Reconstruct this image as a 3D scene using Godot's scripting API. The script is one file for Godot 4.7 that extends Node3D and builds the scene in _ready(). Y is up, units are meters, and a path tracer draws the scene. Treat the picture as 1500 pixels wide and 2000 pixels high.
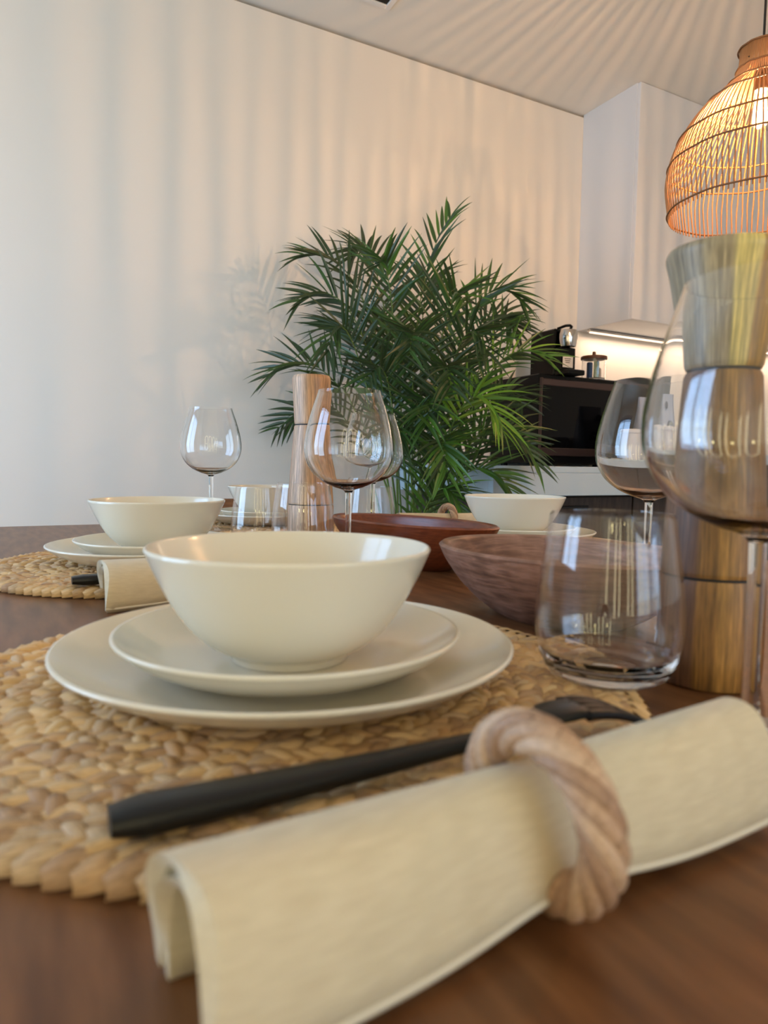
extends Node3D

# World axes: x runs along the white wall, -z points at the wall, y is up; the camera stands over x = 0, z = 0.
const TOP := 0.75            # table top
const WALL := 2.626          # distance of the white wall
const CEIL := 2.6
const F := 1349.4            # focal length in pixels of the 1500x2000 frame
var eye := Vector3(0, 0.8857, 0)
var ax := Vector3.ZERO
var ay := Vector3.ZERO
var az := Vector3.ZERO
var used := {}
var M := {}
var rng := RandomNumberGenerator.new()


func W(u: float, y: float, v: float) -> Vector3:
	return Vector3(u, y, -v)


func pix(x: float, y: float, depth: float) -> Vector3:
	return eye + depth * (ax * (x - 750.0) / F - ay * (y - 1000.0) / F + az)


func setup_camera() -> void:
	var a := deg_to_rad(61.6864)
	var p := 0.0682
	var r := 0.015
	var right := Vector3(sin(a), 0, cos(a))
	var fwd := Vector3(cos(a), 0, -sin(a))
	az = fwd * cos(p) - Vector3.UP * sin(p)
	var up := Vector3.UP * cos(p) + fwd * sin(p)
	ax = right * cos(r) + up * sin(r)
	ay = up * cos(r) - right * sin(r)
	var cam := Camera3D.new()
	cam.name = "camera"
	add_child(cam)
	cam.transform = Transform3D(Basis(ax, ay, -az), eye)
	cam.near = 0.02
	cam.far = 60.0
	var at := CameraAttributesPhysical.new()
	at.frustum_focal_length = 12.0 * F / 1000.0
	at.frustum_focus_distance = 1.15
	at.exposure_aperture = 6.2
	at.frustum_near = 0.02
	at.frustum_far = 60.0
	cam.attributes = at
	cam.fov = rad_to_deg(2.0 * atan(1000.0 / F))
	cam.current = true


func setup_light() -> void:
	var env := Environment.new()
	env.background_mode = Environment.BG_SKY
	var sky := Sky.new()
	var sm := ProceduralSkyMaterial.new()
	sm.sky_top_color = Color(0.36, 0.6, 0.95)
	sm.sky_horizon_color = Color(0.7, 0.84, 0.98)
	sm.ground_bottom_color = Color(0.42, 0.45, 0.45)
	sm.ground_horizon_color = Color(0.6, 0.68, 0.72)
	sm.sky_energy_multiplier = 1.6
	sm.ground_energy_multiplier = 0.8
	sky.sky_material = sm
	env.sky = sky
	env.tonemap_mode = Environment.TONE_MAPPER_LINEAR
	env.tonemap_exposure = 1.08
	env.sdfgi_enabled = true
	env.ssao_enabled = true
	env.ssil_enabled = true
	var we := WorldEnvironment.new()
	we.name = "world_environment"
	we.environment = env
	add_child(we)
	# daylight of the big sliding window in the wall on the left, and of the window behind
	daylight("daylight_left", Vector3(-1.9, 1.2, -1.55), PI * -0.5, Vector2(1.5, 2.2), 2.3, Color(0.715, 0.85, 0.975))
	daylight("daylight_behind", Vector3(1.6, 1.3, 3.7), 0.0, Vector2(3.2, 1.9), 0.8, Color(0.86, 0.94, 1.0))


func daylight(called: String, at: Vector3, turn: float, size: Vector2, energy: float, tint: Color) -> void:
	var l := AreaLight3D.new()
	l.name = called
	l.area_size = size
	l.area_normalize_energy = false
	l.light_color = tint
	l.light_energy = energy
	l.area_range = 12.0
	l.shadow_enabled = true
	add_child(l)
	l.position = at
	l.rotation.y = turn


# ---------------------------------------------------------------- naming
func numbered(called: String) -> String:
	if not used.has(called):
		used[called] = 0
		return called
	used[called] += 1
	return "%s_%03d" % [called, used[called]]


func tag(o: Node3D, label: String, category := "", group := "", kind := "") -> void:
	o.set_meta("label", label)
	if category:
		o.set_meta("category", category)
	if group:
		o.set_meta("group", group)
	if kind:
		o.set_meta("kind", kind)


func thing(called: String, label: String, category: String, at := Vector3.ZERO, turn := 0.0, group := "") -> Node3D:
	var o := Node3D.new()
	o.name = numbered(called)
	add_child(o)
	o.position = at
	o.rotation.y = turn
	tag(o, label, category, group)
	return o


func part(called: String, mesh: Mesh, m: Material, parent: Node3D, at := Vector3.ZERO, label := "") -> MeshInstance3D:
	var o := MeshInstance3D.new()
	o.name = called if parent != self else numbered(called)
	o.mesh = mesh
	o.set_surface_override_material(0, m)
	parent.add_child(o, true)
	o.position = at
	if label:
		o.set_meta("label", label)
	return o


func struct(called: String, mesh: Mesh, m: Material, at: Vector3, label: String) -> MeshInstance3D:
	var o := part(called, mesh, m, self, at)
	tag(o, label, "", "", "structure")
	return o


# ---------------------------------------------------------------- meshes
func tri_out(st: SurfaceTool, a: Vector3, b: Vector3, c: Vector3, mid: Vector3) -> void:
	if (b - a).cross(c - a).dot((a + b + c) / 3.0 - mid) > 0.0:
		var t := b
		b = c
		c = t
	st.add_vertex(a)
	st.add_vertex(b)
	st.add_vertex(c)


func add_box(st: SurfaceTool, mid: Vector3, size: Vector3, bevel := 0.002, basis := Basis.IDENTITY) -> void:
	var h := size / 2.0
	var b := minf(bevel, minf(h.x, minf(h.y, h.z)) * 0.9)
	var p := func(s: Vector3, axis: int) -> Vector3:
		var q := Vector3(s.x * (h.x - b), s.y * (h.y - b), s.z * (h.z - b))
		q[axis] = s[axis] * h[axis]
		return mid + basis * q
	st.set_smooth_group(-1)
	for axis in 3:
		var o1 := (axis + 1) % 3
		var o2 := (axis + 2) % 3
		for sg in [-1.0, 1.0]:
			var c := []
			for k in [[-1, -1], [1, -1], [1, 1], [-1, 1]]:
				var s := Vector3.ZERO
				s[axis] = sg
				s[o1] = k[0]
				s[o2] = k[1]
				c.append(p.call(s, axis))
			tri_out(st, c[0], c[1], c[2], mid)
			tri_out(st, c[0], c[2], c[3], mid)
		# edges along axis
		for s1 in [-1.0, 1.0]:
			for s2 in [-1.0, 1.0]:
				var lo := Vector3.ZERO
				lo[o1] = s1
				lo[o2] = s2
				var hi := lo
				lo[axis] = -1
				hi[axis] = 1
				var q0: Vector3 = p.call(lo, o1)
				var q1: Vector3 = p.call(hi, o1)
				var q2: Vector3 = p.call(hi, o2)
				var q3: Vector3 = p.call(lo, o2)
				tri_out(st, q0, q1, q2, mid)
				tri_out(st, q0, q2, q3, mid)
	for sx in [-1.0, 1.0]:
		for sy in [-1.0, 1.0]:
			for sz in [-1.0, 1.0]:
				var s := Vector3(sx, sy, sz)
				tri_out(st, p.call(s, 0), p.call(s, 1), p.call(s, 2), mid)


func begin() -> SurfaceTool:
	var st := SurfaceTool.new()
	st.begin(Mesh.PRIMITIVE_TRIANGLES)
	return st


func done(st: SurfaceTool) -> ArrayMesh:
	st.generate_normals()
	st.index()
	return st.commit()


func box(size: Vector3, bevel := 0.002) -> ArrayMesh:
	var st := begin()
	add_box(st, Vector3.ZERO, size, bevel)
	return done(st)


# profile of (radius, height), walked so that the matter lies on the left of the walk seen with the radius to the right
func lathe(profile: Array, segs := 48, sx := 1.0, sz := 1.0, sharp := 0.6) -> ArrayMesh:
	var pos := PackedVector3Array()
	var nor := PackedVector3Array()
	var uv := PackedVector2Array()
	var ind := PackedInt32Array()
	var pts := PackedVector2Array()
	var gap := -1
	for q in profile:
		if q is String:
			gap = pts.size()
		else:
			pts.append(Vector2(q[0], q[1]))
	var n := pts.size()
	var sn := PackedVector2Array()
	for i in n - 1:
		var d := (pts[i + 1] - pts[i]).normalized()
		sn.append(Vector2(d.y, -d.x))
	var rows := []
	var run := 0.0
	for i in n:
		if i > 0:
			run += pts[i].distance_to(pts[i - 1])
		if i == 0:
			rows.append([pts[i], sn[0], run])
		elif i == n - 1:
			rows.append([pts[i], sn[n - 2], run])
		elif sn[i - 1].dot(sn[i]) < sharp or i == gap or i + 1 == gap:
			rows.append([pts[i], sn[i - 1] if i != gap else sn[i], run])
			rows.append([pts[i], sn[i] if i + 1 != gap else sn[i - 1], run, i + 1 == gap])
		else:
			rows.append([pts[i], (sn[i - 1] + sn[i]).normalized(), run])
	for row in rows:
		for j in segs + 1:
			var t := TAU * j / segs
			var q: Vector2 = row[0]
			var m: Vector2 = row[1]
			pos.append(Vector3(q.x * cos(t) * sx, q.y, q.x * sin(t) * sz))
			nor.append(Vector3(m.x * cos(t) / sx, m.y, m.x * sin(t) / sz).normalized())
			uv.append(Vector2(float(j) / segs, row[2]))
	for i in rows.size() - 1:
		if (rows[i][0] as Vector2).distance_to(rows[i + 1][0]) < 1e-7 or (rows[i].size() > 3 and rows[i][3]):
			continue
		for j in segs:
			var a := i * (segs + 1) + j
			var b := a + segs + 1
			var r0: Vector2 = rows[i][0]
			var r1: Vector2 = rows[i + 1][0]
			if r0.x > 1e-7:
				ind.append_array([a, a + 1, b + 1])
			if r1.x > 1e-7:
				ind.append_array([a, b + 1, b])
	var arr := []
	arr.resize(Mesh.ARRAY_MAX)
	arr[Mesh.ARRAY_VERTEX] = pos
	arr[Mesh.ARRAY_NORMAL] = nor
	arr[Mesh.ARRAY_TEX_UV] = uv
	arr[Mesh.ARRAY_INDEX] = ind
	var me := ArrayMesh.new()
	me.add_surface_from_arrays(Mesh.PRIMITIVE_TRIANGLES, arr)
	return me


# smooths a coarse profile with a Catmull-Rom curve
func curve(pts: Array, steps := 5) -> Array:
	var out := []
	for i in pts.size() - 1:
		var p0 := Vector2(pts[maxi(i - 1, 0)][0], pts[maxi(i - 1, 0)][1])
		var p1 := Vector2(pts[i][0], pts[i][1])
		var p2 := Vector2(pts[i + 1][0], pts[i + 1][1])
		var p3 := Vector2(pts[mini(i + 2, pts.size() - 1)][0], pts[mini(i + 2, pts.size() - 1)][1])
		for k in steps:
			var q := p1.cubic_interpolate(p2, p0, p3, float(k) / steps)
			out.append([maxf(q.x, 0.0), q.y])
	out.append(pts[pts.size() - 1])
	return out


# rings of equal length joined into one skin; closed rings, caps at both ends
func add_loft(st: SurfaceTool, rings: Array, closed := true, caps := true, smooth := 0) -> void:
	st.set_smooth_group(smooth)
	var n: int = rings[0].size()
	var last := n if closed else n - 1
	for i in rings.size() - 1:
		for j in last:
			var k := (j + 1) % n
			var a: Vector3 = rings[i][j]
			var b: Vector3 = rings[i][k]
			var c: Vector3 = rings[i + 1][k]
			var d: Vector3 = rings[i + 1][j]
			for q in [a, c, b, a, d, c]:
				st.add_vertex(q)
	if caps and closed:
		st.set_smooth_group(-1)
		for e in [0, rings.size() - 1]:
			var mid := Vector3.ZERO
			for q in rings[e]:
				mid += q
			mid /= n
			for j in n:
				var a: Vector3 = rings[e][j]
				var b: Vector3 = rings[e][(j + 1) % n]
				for q in ([mid, b, a] if e else [mid, a, b]):
					st.add_vertex(q)


func add_tube(st: SurfaceTool, path: Array, radii: Array, sides := 8, caps := true) -> void:
	var rings := []
	var side := Vector3.ZERO
	for i in path.size():
		var d: Vector3 = (path[mini(i + 1, path.size() - 1)] - path[maxi(i - 1, 0)]).normalized()
		if side == Vector3.ZERO:
			side = d.cross(Vector3.UP if absf(d.y) < 0.9 else Vector3.RIGHT).normalized()
		side = (side - d * side.dot(d)).normalized()
		var other := d.cross(side)
		var ring := PackedVector3Array()
		var r: float = radii[mini(i, radii.size() - 1)]
		for k in sides:
			var t := TAU * k / sides
			ring.append(path[i] + (side * cos(t) + other * sin(t)) * r)
		rings.append(ring)
	add_loft(st, rings, true, caps)


func tube(path: Array, radii: Array, sides := 8) -> ArrayMesh:
	var st := begin()
	add_tube(st, path, radii, sides)
	return done(st)


# ---------------------------------------------------------------- materials
func flat(called: String, c: Color, rough := 0.6, metal := 0.0) -> StandardMaterial3D:
	var m := StandardMaterial3D.new()
	m.resource_name = called
	m.albedo_color = c
	m.roughness = rough
	m.metallic = metal
	M[called] = m
	return m


func noise_tex(s: int, freq: float, ramp: Array, octaves := 4, size := 512, kind := FastNoiseLite.TYPE_SIMPLEX_SMOOTH) -> NoiseTexture2D:
	var n := FastNoiseLite.new()
	n.noise_type = kind
	n.seed = s
	n.frequency = freq
	n.fractal_octaves = octaves
	var t := NoiseTexture2D.new()
	t.width = size
	t.height = size
	t.seamless = true
	t.noise = n
	if ramp:
		var g := Gradient.new()
		g.offsets = PackedFloat32Array()
		g.colors = PackedColorArray()
		var off := PackedFloat32Array()
		var col := PackedColorArray()
		for q in ramp:
			off.append(q[0])
			col.append(q[1])
		g.offsets = off
		g.colors = col
		t.color_ramp = g
	return t


func grain(called: String, ramp: Array, scale: Vector3, rough: float, s: int, world := false, bump := 0.0, freq := 0.012) -> StandardMaterial3D:
	var m := flat(called, Color.WHITE, rough)
	m.albedo_texture = noise_tex(s, freq, ramp, 5)
	m.uv1_triplanar = true
	m.uv1_world_triplanar = world
	m.uv1_scale = scale
	if bump > 0.0:
		m.heightmap_enabled = true
		m.heightmap_texture = noise_tex(s + 7, freq * 1.5, [], 5)
		m.heightmap_scale = bump
	return m


# upright bands and streaks round a turned mill: u is the angle, v the height
func stave_tex(s: int, bands: Array) -> ImageTexture:
	var im := Image.create(256, 128, false, Image.FORMAT_RGB8)
	var n := FastNoiseLite.new()
	n.seed = s
	n.frequency = 0.05
	n.fractal_octaves = 4
	for x in 256:
		var f := float(x) / 256.0
		var c: Color = bands[bands.size() - 1][1]
		for i in bands.size() - 1:
			if f >= bands[i][0] and f < bands[i + 1][0]:
				var k: float = smoothstep(bands[i][0], bands[i + 1][0], f)
				k = smoothstep(0.6, 0.95, k)
				c = (bands[i][1] as Color).lerp(bands[i + 1][1], k)
		for y in 128:
			var a := n.get_noise_2d(x * 5.0, y * 0.35)
			var b := n.get_noise_2d(x * 16.0 + 300.0, y * 0.9)
			var k := 1.0 + 0.30 * a + 0.22 * b
			im.set_pixel(x, y, Color(clampf(c.r * k, 0, 1), clampf(c.g * k, 0, 1), clampf(c.b * k, 0, 1)))
	return ImageTexture.create_from_image(im)


func make_materials() -> void:
	flat("wall_paint", Color(0.9, 0.88, 0.845), 0.8)
	flat("ceiling_paint", Color(0.9, 0.89, 0.86), 0.85)
	grain("floor_wood", [[0.2, Color(0.45, 0.34, 0.25)], [0.8, Color(0.6, 0.48, 0.37)]], Vector3(2, 2, 0.3), 0.45, 5, true)
	grain("table_wood", [[0.15, Color(0.37, 0.23, 0.125)], [0.5, Color(0.44, 0.285, 0.165)], [0.85, Color(0.5, 0.335, 0.205)]], Vector3(9.0, 9.0, 1.4), 0.38, 11, true, 0.01)
	grain("bowl_wood", [[0.1, Color(0.37, 0.25, 0.2)], [0.4, Color(0.52, 0.37, 0.29)], [0.6, Color(0.65, 0.48, 0.4)], [0.9, Color(0.43, 0.29, 0.23)]], Vector3(3.0, 22.0, 3.0), 0.42, 21, false, 0.05)
	grain("bowl_wood_red", [[0.1, Color(0.33, 0.14, 0.07)], [0.5, Color(0.52, 0.26, 0.14)], [0.9, Color(0.4, 0.18, 0.1)]], Vector3(14.0, 30.0, 2.0), 0.3, 23, false, 0.01)
	grain("chair_wood", [[0.1, Color(0.36, 0.22, 0.11)], [0.9, Color(0.55, 0.36, 0.2)]], Vector3(2, 12, 12), 0.5, 25)
	grain("dark_cabinet", [[0.2, Color(0.17, 0.125, 0.1)], [0.8, Color(0.24, 0.185, 0.15)]], Vector3(8, 1, 8), 0.5, 27)
	grain("lid_wood", [[0.2, Color(0.3, 0.18, 0.12)], [0.8, Color(0.42, 0.27, 0.19)]], Vector3(6, 30, 30), 0.5, 28)
	var mw := flat("mill_dark", Color.WHITE, 0.48)
	mw.albedo_texture = stave_tex(31, [[0.0, Color(0.5, 0.36, 0.2)], [0.14, Color(0.46, 0.3, 0.14)], [0.24, Color(0.52, 0.36, 0.17)], [0.33, Color(0.62, 0.45, 0.22)], [0.4, Color(0.5, 0.35, 0.17)], [0.46, Color(0.39, 0.27, 0.19)], [0.54, Color(0.44, 0.32, 0.24)], [0.63, Color(0.36, 0.25, 0.18)], [0.75, Color(0.45, 0.3, 0.18)], [1.0, Color(0.5, 0.36, 0.2)]])
	mw.uv1_scale = Vector3(1, 6, 1)
	var mc := flat("mill_cap", Color.WHITE, 0.42)
	mc.albedo_texture = stave_tex(33, [[0.0, Color(0.62, 0.48, 0.3)], [0.12, Color(0.6, 0.45, 0.2)], [0.26, Color(0.66, 0.5, 0.23)], [0.32, Color(0.8, 0.72, 0.44)], [0.4, Color(0.6, 0.53, 0.4)], [0.5, Color(0.55, 0.49, 0.39)], [0.62, Color(0.6, 0.54, 0.45)], [0.8, Color(0.56, 0.47, 0.35)], [1.0, Color(0.62, 0.48, 0.3)]])
	mc.uv1_scale = Vector3(1, 6, 1)
	var mp := flat("mill_pale", Color.WHITE, 0.45)
	mp.albedo_texture = stave_tex(35, [[0.0, Color(0.78, 0.6, 0.42)], [0.2, Color(0.7, 0.52, 0.36)], [0.42, Color(0.74, 0.62, 0.52)], [0.55, Color(0.66, 0.5, 0.4)], [0.66, Color(0.82, 0.6, 0.38)], [0.8, Color(0.76, 0.52, 0.3)], [1.0, Color(0.78, 0.6, 0.42)]])
	mp.uv1_scale = Vector3(1, 4, 1)
	flat("joint_black", Color(0.06, 0.05, 0.045), 0.6)
	var ce := flat("cream_ceramic", Color(0.895, 0.865, 0.79), 0.22)
	ce.clearcoat_enabled = true
	ce.clearcoat = 0.5
	ce.clearcoat_roughness = 0.08
	var li := flat("linen", Color.WHITE, 0.85)
	li.albedo_texture = noise_tex(41, 0.03, [[0.0, Color(0.8, 0.745, 0.63)], [1.0, Color(0.87, 0.82, 0.71)]], 4, 256)
	li.uv1_triplanar = true
	li.uv1_scale = Vector3(8, 60, 60)
	li.rim_enabled = true
	li.rim = 0.25
	li.heightmap_enabled = true
	li.heightmap_texture = noise_tex(43, 0.08, [], 3, 256)
	li.heightmap_scale = 0.012
	flat("linen_edge", Color(0.86, 0.83, 0.76), 0.9)
	grain("ring_wood", [[0.15, Color(0.58, 0.43, 0.32)], [0.5, Color(0.67, 0.51, 0.385)], [0.85, Color(0.75, 0.6, 0.46)]], Vector3(60, 60, 60), 0.55, 45, false, 0.01)
	for k in 3:
		var c: Color = [Color(0.66, 0.52, 0.41), Color(0.74, 0.6, 0.48), Color(0.8, 0.67, 0.55)][k]
		grain("ring_tone_%d" % k, [[0.15, c.darkened(0.18)], [0.5, c], [0.85, c.lightened(0.1)]], Vector3(70, 70, 70), 0.55, 45 + k)
	var gl := flat("clear_glass", Color(1, 1, 1, 0.0), 0.0)
	gl.transparency = BaseMaterial3D.TRANSPARENCY_ALPHA
	gl.refraction_enabled = true
	gl.refraction_scale = 0.05
	var tg := flat("thin_glass", Color(1, 1, 1, 0.0), 0.0)
	tg.transparency = BaseMaterial3D.TRANSPARENCY_ALPHA
	flat("black_steel", Color(0.085, 0.085, 0.085), 0.38, 0.3)
	flat("black_plastic", Color(0.02, 0.02, 0.022), 0.3).metallic_specular = 0.3
	var bg := flat("black_glass", Color(0.012, 0.012, 0.016), 0.04)
	bg.metallic_specular = 0.3
	flat("bronze_bar", Color(0.33, 0.27, 0.26), 0.32, 0.75)
	flat("chrome", Color(0.82, 0.8, 0.78), 0.12, 1.0)
	flat("white_lacquer", Color(0.85, 0.865, 0.885), 0.4)
	flat("worktop_white", Color(0.73, 0.8, 0.84), 0.35)
	flat("white_plastic", Color(0.88, 0.88, 0.87), 0.4)
	flat("bag_paper", Color(0.66, 0.71, 0.8), 0.6)
	flat("bag_print", Color(0.18, 0.23, 0.35), 0.6)
	flat("paper_label", Color(0.85, 0.82, 0.78), 0.7)
	flat("ink", Color(0.2, 0.17, 0.15), 0.7)
	flat("jar_blue", Color(0.2, 0.3, 0.48), 0.5)
	flat("jar_green", Color(0.45, 0.55, 0.35), 0.5)
	flat("cord_black", Color(0.05, 0.045, 0.04), 0.6)
	var ra := flat("rattan", Color(0.67, 0.45, 0.24), 0.6)
	ra.backlight_enabled = true
	ra.backlight = Color(0.5, 0.5, 0.5)
	var rd := flat("rattan_ring", Color(0.5, 0.34, 0.19), 0.65)
	rd.backlight_enabled = true
	rd.backlight = Color(0.2, 0.2, 0.2)
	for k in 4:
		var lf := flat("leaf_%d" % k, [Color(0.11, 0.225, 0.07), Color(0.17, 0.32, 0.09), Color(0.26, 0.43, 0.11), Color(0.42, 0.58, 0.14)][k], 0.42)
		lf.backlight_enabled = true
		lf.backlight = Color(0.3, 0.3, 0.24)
	flat("stem_green", Color(0.36, 0.45, 0.17), 0.5)
	grain("pot_weave", [[0.2, Color(0.5, 0.4, 0.27)], [0.8, Color(0.68, 0.55, 0.38)]], Vector3(20, 60, 20), 0.8, 51)
	flat("soil", Color(0.12, 0.085, 0.06), 0.95)
	var tones := [Color(0.85, 0.7, 0.49), Color(0.81, 0.66, 0.455), Color(0.76, 0.61, 0.43), Color(0.78, 0.66, 0.5), Color(0.69, 0.55, 0.4), Color(0.87, 0.73, 0.53)]
	for k in tones.size():
		var s := flat("straw_%d" % k, Color.WHITE, 0.62)
		var c: Color = tones[k]
		s.albedo_texture = noise_tex(60 + k, 0.03, [[0.1, c.darkened(0.22)], [0.55, c], [0.95, c.lightened(0.12)]], 3, 128)
		s.uv1_triplanar = true
		s.uv1_scale = Vector3(25, 60, 160)
	var sm := flat("straw_mass", Color.WHITE, 0.65)
	sm.vertex_color_use_as_albedo = true
	flat("straw_base", Color(0.4, 0.3, 0.2), 0.9)
	flat("frame_dark", Color(0.16, 0.16, 0.17), 0.5)
	var pane := flat("window_glass", Color(1, 1, 1, 0.04), 0.0)
	pane.transparency = BaseMaterial3D.TRANSPARENCY_ALPHA


# ---------------------------------------------------------------- room
func room() -> void:
	var x0 := -1.8
	var x1 := 4.6
	var z0 := -WALL
	var z1 := 3.6
	var cx := (x0 + x1) / 2.0
	var cz := (z0 + z1) / 2.0
	struct("floor", box(Vector3(x1 - x0 + 0.4, 0.1, z1 - z0 + 0.4), 0.001), M.floor_wood, Vector3(cx, -0.05, cz), "brown wooden floor of the dining room")
	struct("ceiling", box(Vector3(x1 - x0 + 0.4, 0.12, z1 - z0 + 0.4), 0.001), M.ceiling_paint, Vector3(cx, CEIL + 0.06, cz), "smooth off-white ceiling above the dining table")
	var st := begin()
	add_box(st, Vector3(cx, (CEIL - 0.012) / 2.0, z0 - 0.08), Vector3(x1 - x0 + 0.4, CEIL - 0.012, 0.16), 0.001)
	add_box(st, Vector3(cx, CEIL - 0.01, z0 - 0.1), Vector3(x1 - x0 + 0.4, 0.03, 0.12), 0.001)
	struct("wall_back", done(st), M.wall_paint, Vector3.ZERO, "large plain off-white wall behind the palm")
	struct("wall_right", box(Vector3(0.16, CEIL, z1 - z0 + 0.4), 0.001), M.wall_paint, Vector3(x1 + 0.08, CEIL / 2.0, cz), "off-white side wall beyond the kitchen")
	# left wall with a tall window, z from -2.3 to -0.8
	st = begin()
	add_box(st, Vector3(x0 - 0.08, CEIL / 2.0, (z0 - 0.2 - 2.3) / 2.0), Vector3(0.16, CEIL, -2.3 - z0 + 0.2), 0.001)
	add_box(st, Vector3(x0 - 0.08, CEIL / 2.0, (-0.8 + z1 + 0.2) / 2.0), Vector3(0.16, CEIL, z1 + 0.2 + 0.8), 0.001)
	add_box(st, Vector3(x0 - 0.08, (2.3 + CEIL) / 2.0, -1.55), Vector3(0.16, CEIL - 2.3, 1.5), 0.001)
	add_box(st, Vector3(x0 - 0.08, 0.05, -1.55), Vector3(0.16, 0.1, 1.5), 0.001)
	struct("wall_left", done(st), M.wall_paint, Vector3.ZERO, "off-white wall with a wide sliding window")
	# wall behind with a window, x from 0 to 3.2
	st = begin()
	add_box(st, Vector3((x0 - 0.2) / 2.0, CEIL / 2.0, z1 + 0.08), Vector3(-x0 + 0.2, CEIL, 0.16), 0.001)
	add_box(st, Vector3((3.2 + x1 + 0.2) / 2.0, CEIL / 2.0, z1 + 0.08), Vector3(x1 + 0.2 - 3.2, CEIL, 0.16), 0.001)
	add_box(st, Vector3(1.6, 2.43, z1 + 0.08), Vector3(3.2, 0.34, 0.16), 0.001)
	add_box(st, Vector3(1.6, 0.175, z1 + 0.08), Vector3(3.2, 0.35, 0.16), 0.001)
	struct("wall_front", done(st), M.wall_paint, Vector3.ZERO, "off-white wall with a window opposite the palm")
	# frames and panes
	var w := thing("window_1", "tall window with dark frame in the side wall", "", Vector3(x0 - 0.03, 0, -1.55))
	w.set_meta("kind", "structure")
	for k in 3:
		part("mullion", box(Vector3(0.06, 2.2, 0.06)), M.frame_dark, w, Vector3(0, 1.2, -0.72 + k * 0.72))
	for y in [0.13, 2.27]:
		part("rail", box(Vector3(0.06, 0.06, 1.5)), M.frame_dark, w, Vector3(0, y, 0))
	for k in 2:
		part("pane", box(Vector3(0.008, 2.08, 0.66), 0.0005), M.window_glass, w, Vector3(0, 1.2, -0.36 + k * 0.72))
	w = thing("window_2", "broad window with dark frame in the wall opposite the palm", "", Vector3(1.6, 0, z1 + 0.03))
	w.set_meta("kind", "structure")
	for k in 3:
		part("mullion", box(Vector3(0.07, 1.9, 0.06)), M.frame_dark, w, Vector3(-1.565 + k * 1.565, 1.3, 0))
	for y in [0.38, 2.23]:
		part("rail", box(Vector3(3.2, 0.06, 0.06)), M.frame_dark, w, Vector3(0, y, 0))
	for k in 2:
		part("pane", box(Vector3(1.49, 1.79, 0.008), 0.0005), M.window_glass, w, Vector3(-0.7825 + k * 1.565, 1.305, 0))
	# recessed spot slot in the ceiling
	var sp := thing("ceiling_spot", "black recessed slot spotlight in a white ceiling frame", "spotlight", W(1.19, CEIL, 2.26))
	sp.rotation.y = 0.0
	st = begin()
	for s in [-1.0, 1.0]:
		add_box(st, Vector3(s * 0.084, -0.004, 0), Vector3(0.022, 0.008, 0.29), 0.002)
		add_box(st, Vector3(0, -0.004, s * 0.134), Vector3(0.146, 0.008, 0.022), 0.002)
	part("frame", done(st), M.white_plastic, sp)
	part("recess", box(Vector3(0.145, 0.004, 0.245), 0.001), M.black_plastic, sp, Vector3(0, -0.002, 0))


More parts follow.
